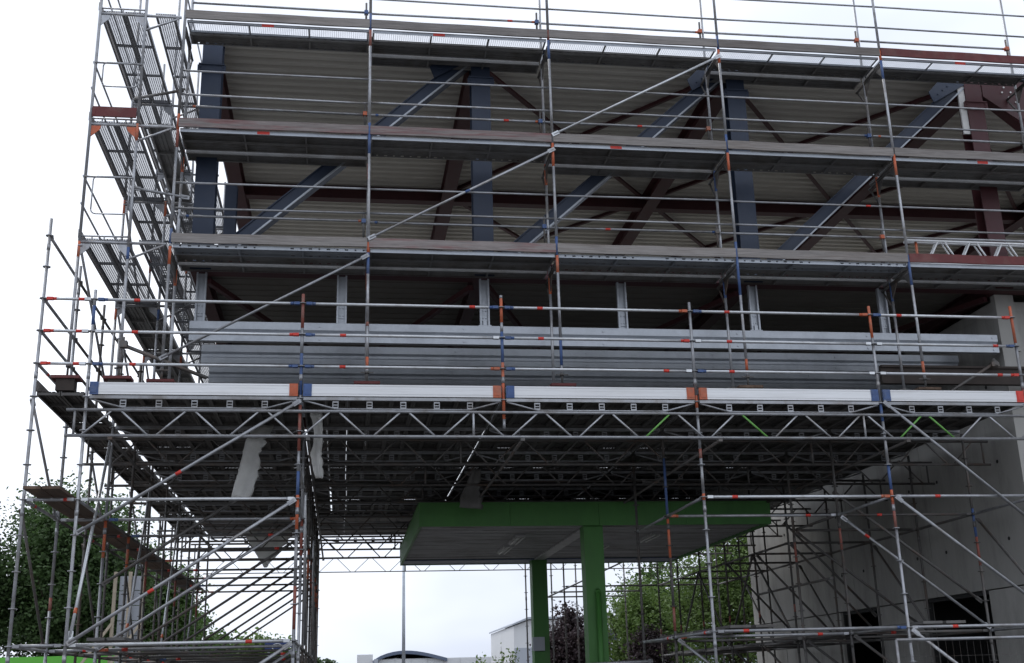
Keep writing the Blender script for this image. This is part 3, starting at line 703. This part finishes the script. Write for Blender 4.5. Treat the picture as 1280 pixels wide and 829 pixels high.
for y in (16.56, 18.63, 20.7):
    for x in (10.15, 11.35, 12.98):
        if y != 16.56 or x != 12.98: standard(rp_, x, y, GZ, 3.4, [], True, TD)
    ledger(rp_, (10.15, y, 2.0), (12.98, y, 2.0), TD)
standard(rp_, 9.35, 18.63, GZ, 3.4, [], True, TD)
brace(rp_, (9.4, 16.5, 1.6), (12.9, 16.5, 3.1), TM, RT)

# ------------------------------------------------------------------ sole boards under the base jacks
def sole(x, y, mt, label):
    o = tag(MB().box((x - .2, y - .13, 3.785), (x + .2, y + .13, 3.83)).box((x - .2, y - .132, 3.79), (x + .2, y - .1305, 3.80)).build('sole_board', mt), label, 'board', 'sole boards under scaffold jacks')
    MB().box((x - .13, y - .10, 3.606), (x + .13, y + .10, 3.784)).build('packing_block', 'wood_dark', o)
for i, w_ in ((0, 'first'), (1, 'second'), (2, 'third'), (3, 'fourth'), (4, 'fifth')):
    sole(XS[i], FY, 'wood_maroon' if i < 3 else 'wood_brown', 'brown wooden sole board under the %s front facade standard counted from the left' % w_)
sole(GXo, YS[0], 'wood_maroon', 'reddish sole board under the outer front post of the gable scaffold')
sole(GXi, YS[0], 'wood_maroon', 'reddish sole board under the inner front post of the gable scaffold')
# brown timber beam and loose tube on the platform at the right
tag(MB().box((12.95, 1.16, 4.14), (17.5, 1.24, 4.47)).box((12.95, 1.13, 4.43), (17.5, 1.155, 4.47)).box((12.95, 1.13, 4.14), (17.5, 1.155, 4.18)).build('timber_beam', 'wood_dark'), 'dark brown timber beam standing on the platform against the concrete core', 'beam')
mb = MB().tube((13.9, 1.0, 3.85), (15.05, 1.0, 4.52), .024, 8).tube((15.0, .97, 4.42), (15.0, 1.03, 4.56), .04, 8).box((14.92, .95, 4.42), (15.06, 1.05, 4.50))
tag(mb.build('loose_tube', 'tube_dull'), 'loose scaffold tube with a clamp leaning before the brown timber beam', 'tube')
mb = MB().tube((.42, .1, 4.33), (1.62, .55, 3.95), .03, 8).box((.40, .04, 4.28), (.5, .16, 4.38))
tag(mb.build('loose_tube', 'tube_dull'), 'loose dark tube sloping over the platform at its left end', 'tube')

# ------------------------------------------------------------------ hanging plastic sheets
def cloth(name, pts, label, seed, thick=.006, mt='tarp'):
    """a hanging strip: rows of (left, right) points, subdivided and creased"""
    r = random.Random(seed); nU = 8; rows = []
    n_ = len(pts); nv = 6
    for i in range(n_ - 1):
        for q in range(nv):
            t = q / nv; rows.append([Vector(pts[i][s]).lerp(Vector(pts[i + 1][s]), t) for s in (0, 1)])
    rows.append([Vector(pts[-1][0]), Vector(pts[-1][1])])
    v, f = [], []
    ph = [r.uniform(0, 6) for _ in range(4)]
    for j, (a, b) in enumerate(rows):
        for i in range(nU + 1):
            p = a.lerp(b, i / nU); y = .022 * math.sin(i * 1.1 + ph[0] + j * .12) + .008 * math.sin(i * 3.7 + ph[1] + j * .4) + .02 * math.sin(j * .35 + ph[2])
            e = (r.uniform(-.07, .015) if i == nU and 4 < j < len(rows) - 2 else r.uniform(-.008, .008) if i in (0, nU) else 0)
            v.append((p.x + e, p.y + y, p.z))
    W = nU + 1
    f = [(j * W + i, j * W + i + 1, (j + 1) * W + i + 1, (j + 1) * W + i) for j in range(len(rows) - 1) for i in range(nU)]
    mb = MB(); mb._add(v, f, 0, True); o = mb.build(name, mt)
    md = o.modifiers.new('thickness', 'SOLIDIFY'); md.thickness = thick
    return tag(o, label, 'plastic sheet', 'plastic sheets hanging below the platform')
Y_ = 1.25
cloth('plastic_sheet', [((2.26, Y_ + .6, 3.5), (2.58, Y_ + .6, 3.5)), ((2.19, Y_, 3.12), (2.52, Y_, 3.08)), ((2.14, Y_, 2.85), (2.42, Y_, 2.82)), ((2.09, Y_, 2.62), (2.44, Y_, 2.55)), ((2.00, Y_, 2.2), (2.29, Y_, 2.2))],
      'pale torn plastic sheet hanging below the platform left of the tower post', 3)
cloth('plastic_sheet', [((3.20, .5, 3.4), (3.38, .5, 3.4)), ((3.28, .5, 3.05), (3.42, .5, 3.0)), ((3.22, .6, 2.75), (3.40, .6, 2.75)), ((3.30, .6, 2.4), (3.42, .6, 2.4))],
      'narrow pale plastic strip hanging just right of the tower post', 5)
cloth('plastic_sheet', [((1.05, 15, 3.48), (2.45, 15, 3.48)), ((1.22, 15, 3.2), (2.3, 15, 3.2)), ((1.5, 15, 2.75), (1.95, 15, 2.75)), ((1.66, 15, 2.5), (1.72, 15, 2.5))],
      'pointed pale plastic sheet hanging at the far edge of the platform', 8)
cloth('plastic_sheet', [((6.25, 5.3, 3.4), (6.4, 5.3, 3.4)), ((6.12, 5.4, 3.1), (6.42, 5.4, 3.1)), ((6.0, 5.4, 2.85), (6.46, 5.4, 2.85)), ((5.98, 5.4, 2.66), (6.44, 5.4, 2.62))],
      'shaded plastic sheet bunched under the platform above the green canopy', 11, mt='tarp_shaded')

# ------------------------------------------------------------------ green forecourt canopy
can = thing('forecourt_canopy', 'green flat forecourt canopy on two green columns under the platform', 'canopy', (8.85, 10, GZ))
x0, x1, y0, y1, zb, zt = 5.25, 12.65, 6.2, 13.95, 2.4, 2.86
t = .06
nf = 4
for k in range(nf):
    xa, xb = x0 + (x1 - x0) * k / nf + .003, x0 + (x1 - x0) * (k + 1) / nf - .003
    ya, yb = y0 + t + (y1 - y0 - 2 * t) * k / nf + .003, y0 + t + (y1 - y0 - 2 * t) * (k + 1) / nf - .003
    for ylo in (y0, y1 - t): P_('fascia_panel', MB().box((xa, ylo, zb), (xb, ylo + t, zt)), 'green_paint', can)
    for xlo in (x0, x1 - t): P_('fascia_panel', MB().box((xlo, ya, zb), (xlo + t, yb, zt)), 'green_paint', can)
P_('edge_trim', MB().box((x0 - .012, y0 - .012, zt + .002), (x1 + .012, y0 + t, zt + .022)).box((x0 - .012, y0 + t, zt + .002), (x0 + t, y1, zt + .022)).box((x1 - t, y0 + t, zt + .002), (x1 + .012, y1, zt + .022)), 'green_paint', can)
P_('roof', MB().box((x0 + t, y0 + t, zt - .08), (x1 - t, y1 - t, zt - .03)), 'far_grey', can)
npk = 26; pw = (y1 - y0 - 2 * t - .9) / npk
for sx0, sx1 in ((x0 + t + .005, 8.70), (9.0, x1 - t - .005)):
    for k in range(npk):
        ya = y0 + t + .003 + k * pw
        dz = rnd.uniform(0, .006)
        P_('soffit_strip', MB().box((sx0, ya, zb + .055 + dz), (sx1, ya + pw - .012, zb + .065 + dz)).box((sx0, ya, zb + .04 + dz), (sx1, ya + .012, zb + .056 + dz)), 'soffit', can)
    P_('soffit_strip', MB().box((sx0, y1 - t - .88, zb + .02), (sx1, y1 - t - .01, zb + .05)), 'soffit_blue', can)
P_('soffit_beam', MB().box((8.72, y0 + t, zb + .02), (8.98, y1 - t, zb + .30)), 'soffit', can)
for fx, fy in ((7.6, 8.7), (7.6, 10.6), (9.9, 10.4), (10.6, 8.4)):
    f_ = P_('light_fitting', MB().box((fx - .12, fy - .65, zb + .0), (fx + .12, fy + .65, zb + .052)), 'soffit', can)
    for s in (-.06, .06): P_('lamp_tube', MB().tube((fx + s, fy - .6, zb - .018), (fx + s, fy + .6, zb - .018), .018, 8), 'lamp_white', f_)
for cy in (6.55, 13.3):
    hw = .20
    c_ = P_('column', MB().box((8.85 - hw, cy - hw, GZ), (8.85 + hw, cy + hw, zb + .02)).box((8.85 - .26, cy - .26, GZ), (8.85 + .26, cy + .26, GZ + .12)), 'green_paint', can)
    if cy < 8:
        P_('downpipe', MB().tube((8.88, cy - hw - .06, GZ), (8.88, cy - hw - .06, 1.05), .055, 10).tube((8.88, cy - hw - .06, 1.05), (8.88, cy - hw + .01, 1.10), .055, 10), 'green_paint', c_)
    else: P_('meter_box', MB().box((8.60, cy - hw - .14, .12), (8.9, cy - hw - .005, .46)), 'far_grey', c_)
P_('roof_vent', MB().box((8.2, 9.2, zt - .03), (8.6, 9.6, zt + .015)), 'far_grey', can)

# ------------------------------------------------------------------ trees
def tree(name, label, x, y, top, rx, rz, leafm, seed, n=5000, ls=.2, cz=None, group=None, trunk_r=.22, clumps=60, dense=.35):
    r = random.Random(seed); root = thing(name, label, 'tree', (x, y, GZ), group)
    cz = top - rz if cz is None else cz
    tm = MB(); base = Vector((0, 0, 0)); crown0 = max(.8, cz - rz * .7 - GZ)
    p = base; pts = [p]
    for k in range(4): p = p + Vector((r.uniform(-.12, .12), r.uniform(-.12, .12), (cz - GZ) / 4)); pts.append(p)
    for k in range(4): tm.tube(pts[k], pts[k + 1], trunk_r * (1 - k * .2), 8, 0, trunk_r * (1 - (k + 1) * .2), False)
    cen = []
    for k in range(clumps):
        while True:
            u = Vector((r.uniform(-1, 1), r.uniform(-1, 1), r.uniform(-1, 1)))
            if .25 < u.length < 1: break
        u = u.normalized() * (u.length ** .5) * r.uniform(.8, 1.06)
        c_ = Vector((u.x * rx, u.y * rx, cz - GZ + u.z * rz)); 
        if c_.z < .3: continue
        cen.append(c_)
    for c_ in cen[:26]:
        st = pts[r.choice([1, 2, 2, 3])]; mid = st.lerp(c_, .5) + Vector((0, 0, -.1 * rz))
        tm.tube(st, mid, trunk_r * .26, 5, 0, trunk_r * .16, False); tm.tube(mid, c_, trunk_r * .16, 5, 0, .012, False)
    tm.build('trunk', 'bark', root)
    v, f = [], []
    rc = max(rx, rz) * .24
    for k in range(n):
        c_ = cen[r.randrange(len(cen))]
        d = Vector((r.gauss(0, 1), r.gauss(0, 1), r.gauss(0, .75))) * rc * .62
        p = c_ + d
        if p.z < .15: continue
        a = Vector((r.gauss(0, 1), r.gauss(0, 1), r.gauss(0, .6))).normalized(); b = a.cross(Vector((r.gauss(0, 1), r.gauss(0, 1), r.gauss(0, 1)))).normalized()
        s = ls * r.uniform(.6, 1.25); o = len(v)
        v += [p - a * s * .6, p + b * s * .33, p + a * s * .6 + Vector((0, 0, -s * .12)), p - b * s * .33]; f.append((o, o + 1, o + 2, o + 3))
    for k in range(int(n * dense)):                        # broader leaf sprays inside the crown
        c_ = cen[r.randrange(len(cen))]
        p = Vector((0, 0, cz - GZ)).lerp(c_, r.uniform(.3, .92)) + Vector((r.gauss(0, 1), r.gauss(0, 1), r.gauss(0, .7))) * rc * .4
        if p.z < .2: continue
        for q in range(2):
            a = Vector((r.gauss(0, 1), r.gauss(0, 1), r.gauss(0, .6))).normalized(); b = a.cross(Vector((r.gauss(0, 1), r.gauss(0, 1), r.gauss(0, 1)))).normalized()
            s = ls * r.uniform(1.2, 2.0); o = len(v)
            v += [p - a * s * .6, p + b * s * .4, p + a * s * .6, p - b * s * .4]; f.append((o, o + 1, o + 2, o + 3))
    mb = MB(); mb._add(v, f, 0, False); cr = mb.build('crown', leafm, root)
    return root
tree('broadleaf_tree', 'tallest dark green tree at the left behind the scaffold tower', -9.2, 42, 9.2, 3.4, 4.6, 'leaf_dark', 1, 32000, .18, clumps=110)
tree('broadleaf_tree', 'dark green tree at the far left edge behind the leftmost post', -14.3, 41, 7.6, 3.0, 3.9, 'leaf_dark', 2, 26000, .18, clumps=90)
tree('broadleaf_tree', 'mid green tree between the lower walkway and the formwork panel', -6.8, 48, 6.8, 2.6, 3.9, 'leaf_mid', 3, 20000, .19)
tree('broadleaf_tree', 'low light green tree behind the parallel braces of the left tower', -7.2, 72, 4.9, 3.2, 3.0, 'leaf_mid', 4, 7000, .3)
tree('broadleaf_tree', 'pale green tree near the blue sign', -3.2, 82, 3.8, 3.6, 2.6, 'leaf_light', 5, 6000, .32)
tree('broadleaf_tree', 'small distant dark tree right of the tower posts', 2.2, 90, 2.0, 1.6, 1.6, 'leaf_dark', 6, 2500, .3, clumps=30)
tree('purple_leaved_tree', 'dark purple leaved tree between the two canopy columns', 14.0, 35, 2.5, 1.5, 1.8, 'leaf_purple', 7, 9000, .13)
tree('broadleaf_tree', 'light green tree just right of the front canopy column', 16.6, 33, 3.6, 1.7, 2.5, 'leaf_light', 8, 10000, .125)
tree('purple_leaved_tree', 'lower purple leaved tree right of the front canopy column', 16.6, 31.5, 1.6, .9, 1.5, 'leaf_purple', 9, 7000, .12)
tree('broadleaf_tree', 'tall bright green tree filling the gap beside the concrete core', 19.2, 28, 5.6, 2.6, 3.2, 'leaf_light', 10, 17000, .13, clumps=95, dense=.2)
tree('broadleaf_tree', 'mid green tree behind the rear scaffold bay', 18.4, 36, 4.8, 2.2, 3.0, 'leaf_mid', 12, 10000, .14)
def shrub(label, x, y, top, seed, m_='leaf_light', w_=.5, n=350):
    r = random.Random(seed); root = thing('shrub', label, 'shrub', (x, y, GZ), 'shrubs')
    st = MB(); v, f = [], []
    for k in range(7):
        a = r.uniform(0, 6.28); tip = Vector((math.cos(a) * w_ * r.uniform(.2, 1), math.sin(a) * w_ * .6, (top - GZ) * r.uniform(.75, 1)))
        st.tube((0, 0, 0), tip, .02, 5, 0, .006, False)
        for q in range(n // 7):
            p = tip * r.uniform(.35, 1.02) + Vector((r.gauss(0, .1), r.gauss(0, .1), r.gauss(0, .08))); s = r.uniform(.05, .1)
            d = Vector((r.gauss(0, 1), r.gauss(0, 1), r.gauss(0, 1))).normalized(); e = d.cross(Vector((r.gauss(0, 1), r.gauss(0, 1), r.gauss(0, 1)))).normalized()
            o = len(v); v += [p - d * s, p + e * s * .5, p + d * s, p - e * s * .5]; f.append((o, o + 1, o + 2, o + 3))
    st.build('stem', 'bark', root); mb = MB(); mb._add(v, f, 0, False); mb.build('leaves', m_, root)
shrub('spindly light green shrub left of the rear canopy column', 10.0, 28, .75, 21)
shrub('low pale shrub before the arched white hall', 9.2, 28.5, .5, 22)

# ------------------------------------------------------------------ background buildings and street things
hall = thing('arched_hall', 'distant white hall with a dark curved roof under the canopy', 'building', (12, 75, GZ))
P_('wall', MB().box((6.6, 75, GZ), (18, 90, 1.38)), 'far_white', hall)
for k in range(9): P_('wall_panel', MB().box((6.66 + k * 1.26, 74.94, GZ), (7.86 + k * 1.26, 74.995, 1.34)), 'far_white', hall)
prof = [(6.3 + 5.6 * q / 12, 1.36 + .62 * math.sin(math.pi * (q / 12) ** .8)) for q in range(13)]
P_('roof', MB().prism(prof + [(a, b - .25) for a, b in reversed(prof)], 'y', 74.6, 90), 'far_roof', hall)
P_('corner_post', MB().box((6.3, 74.5, GZ), (6.6, 74.9, 1.40)), 'far_grey', hall)
P_('sign_board', MB().box((5.0, 74.8, .9), (6.2, 74.9, 1.75)), 'far_white', hall)
gb = thing('gabled_shed', 'pale grey shed with a shallow roof behind the purple tree', 'building', (20, 60, GZ))
P_('wall', MB().prism([(15.0, GZ), (32, GZ), (32, 3.3), (16.0, 3.3), (15.0, 2.95)], 'y', 60, 72), 'far_white', gb)
P_('roof', MB().prism([(14.9, 2.98), (15.98, 3.36), (32.2, 3.36), (32.2, 3.5), (15.95, 3.5), (14.9, 3.08)], 'y', 59.7, 72.3), 'far_grey', gb)
P_('dado', MB().box((15.02, 59.9, GZ), (32, 59.98, 1.55)), 'far_grey', gb)
for k in range(4): 
    wn = P_('window', MB().box((16.5 + k * 3.4, 59.93, 1.75), (18.6 + k * 3.4, 59.99, 2.6)), 'glass', gb)
    P_('frame', MB().box((16.4 + k * 3.4, 59.9, 2.6), (18.7 + k * 3.4, 59.985, 2.68)).box((16.4 + k * 3.4, 59.9, 1.67), (18.7 + k * 3.4, 59.985, 1.75)), 'far_white', wn)
kiosk = thing('forecourt_kiosk', 'low kiosk with a bright green fascia at the lower left edge', 'building', (-8, 28, GZ))
P_('fascia', MB().box((-14, 27.4, .27), (-4.3, 27.5, .70)), 'green_bright', kiosk)
P_('wall', MB().box((-13.8, 28.6, GZ), (-4.8, 33, .3)), 'render_grey', kiosk)
P_('roof', MB().box((-14, 27.5, .3), (-4.3, 33, .62)), 'far_grey', kiosk)
for k in range(3): P_('window', MB().box((-12.8 + k * 2.6, 28.54, GZ + .9), (-10.8 + k * 2.6, 28.595, -.05)), 'glass', kiosk)
# lamp post
lp = thing('lamp_post', 'slim grey lamp post left of the canopy columns', 'lamp post', (6.72, 40, GZ))
mb = MB().tube((6.72, 40, GZ), (6.72, 40, 6.2), .095, 10, 0, .06).tube((6.72, 40, GZ), (6.72, 40, GZ + .9), .12, 10); P_('pole', mb, 'galv', lp)
mb = MB().tube((6.72, 40, 6.15), (7.6, 39.9, 6.4), .04, 8); a_ = P_('arm', mb, 'galv', lp)
P_('lamp_head', MB().box((7.4, 39.75, 6.35), (8.1, 40.05, 6.48)), 'far_grey', lp)
# blue sign with ring emblem
sg = thing('blue_sign', 'small blue board with a white ring emblem behind the tower posts', 'sign', (.1, 50, GZ))
P_('post', MB().tube((-.2, 50.05, GZ), (-.2, 50.05, 1.5), .05, 8).tube((.5, 50.05, GZ), (.5, 50.05, 1.5), .05, 8), 'galv', sg)
P_('board', MB().box((-.42, 49.95, 1.38), (.82, 50.0, 1.95)), 'sign_blue', sg)
ring = MB()
for q in range(20):
    a, b = 2 * math.pi * q / 20, 2 * math.pi * (q + 1) / 20
    ring.tube((.25 + .28 * math.cos(a), 49.945, 1.62 + .17 * math.sin(a)), (.25 + .28 * math.cos(b), 49.945, 1.62 + .17 * math.sin(b)), .022, 6)
P_('emblem', ring, 'far_white', sg)
# formwork panel with timber posts
fw = thing('formwork_panel', 'upright grey panel between pale timber posts and props behind the left tower', 'formwork', (-2.3, 18, GZ))
for k in range(11): P_('panel', MB().box((-2.60, 18.0, GZ + .1 + k * .42), (-2.0, 18.04, GZ + .50 + k * .42)), 'far_grey', fw)
for x in (-2.72, -2.31, -1.92): P_('post', MB().box((x - .045, 17.9, GZ), (x + .045, 17.99, 2.72)), 'wood_pale', fw)
for x in (-2.72, -1.92): P_('prop', MB().bar((x - .0, 17.95, 1.3), (x - 1.0, 17.2, -.4), .07, .07), 'wood_pale', fw)
# construction fence at the lower right
fn = thing('site_fence', 'wire mesh site fence panel in front of the right tower', 'fence', (12.2, -2, GZ))
P_('frame', MB().tube((11.07, -2, GZ), (11.07, -2, -.24), .021, 8).tube((11.07, -2, -.24), (14.4, -2, -.24), .021, 8).tube((14.4, -2, -.24), (14.4, -2, GZ), .021, 8).tube((11.07, -2, GZ + .2), (14.4, -2, GZ + .2), .021, 8), 'tube', fn)
wm = MB()
for k in range(33): wm.tube((11.17 + k * .1, -2, GZ + .2), (11.17 + k * .1, -2, -.26), .0014, 4)
for k in range(6): wm.tube((11.08, -2, -.46 - k * .26), (14.38, -2, -.46 - k * .26), .0018, 4)
P_('wire_mesh', wm, 'tube_dull', fn)
P_('foot', MB().box((10.9, -2.25, GZ), (11.25, -1.75, GZ + .13)).box((14.2, -2.25, GZ), (14.6, -1.75, GZ + .13)), 'concrete', fn)
# pipe barrier before the canopy columns
br = thing('pipe_barrier', 'grey pipe barrier low in front of the green canopy columns', 'barrier', (7.8, 3, GZ))
P_('rail', MB().tube((6.6, 3.2, -.42), (9.0, 2.8, -.36), .03, 8).tube((6.6, 3.2, -.95), (9.0, 2.8, -.9), .03, 8), 'tube', br)
for x, y in ((6.65, 3.2), (8.95, 2.8)): P_('post', MB().tube((x, y, GZ), (x, y, -.32), .035, 8), 'tube', br)
# van roof just showing at the bottom
van = thing('delivery_van', 'cream delivery van whose roof shows below the far shrubs', 'van', (9.6, 30, GZ))
prof = [(7.6, GZ + .35), (12.0, GZ + .35), (12.0, GZ + 1.1), (11.4, GZ + 1.25), (10.9, GZ + 2.1), (10.6, GZ + 2.22), (7.75, GZ + 2.25), (7.6, GZ + 2.1)]
P_('body', MB().prism(prof, 'y', 29.2, 31.0), 'van_cream', van)
P_('windscreen', MB().prism([(11.33, GZ + 1.32), (11.42, GZ + 1.32), (10.95, GZ + 2.08), (10.88, GZ + 2.08)], 'y', 29.3, 30.9), 'glass', van)
for x in (8.5, 11.1):
    for y in (29.15, 30.85):
        wh = P_('wheel', MB().tube((x, y, GZ + .34), (x, y + .2, GZ + .34), .34, 16), 'rubber', van); P_('hub', MB().tube((x, y - .01, GZ + .34), (x, y, GZ + .34), .2, 12), 'far_grey', wh)
P_('side_window', MB().box((10.0, 29.19, GZ + 1.35), (10.75, 29.198, GZ + 2.0)), 'glass', van)
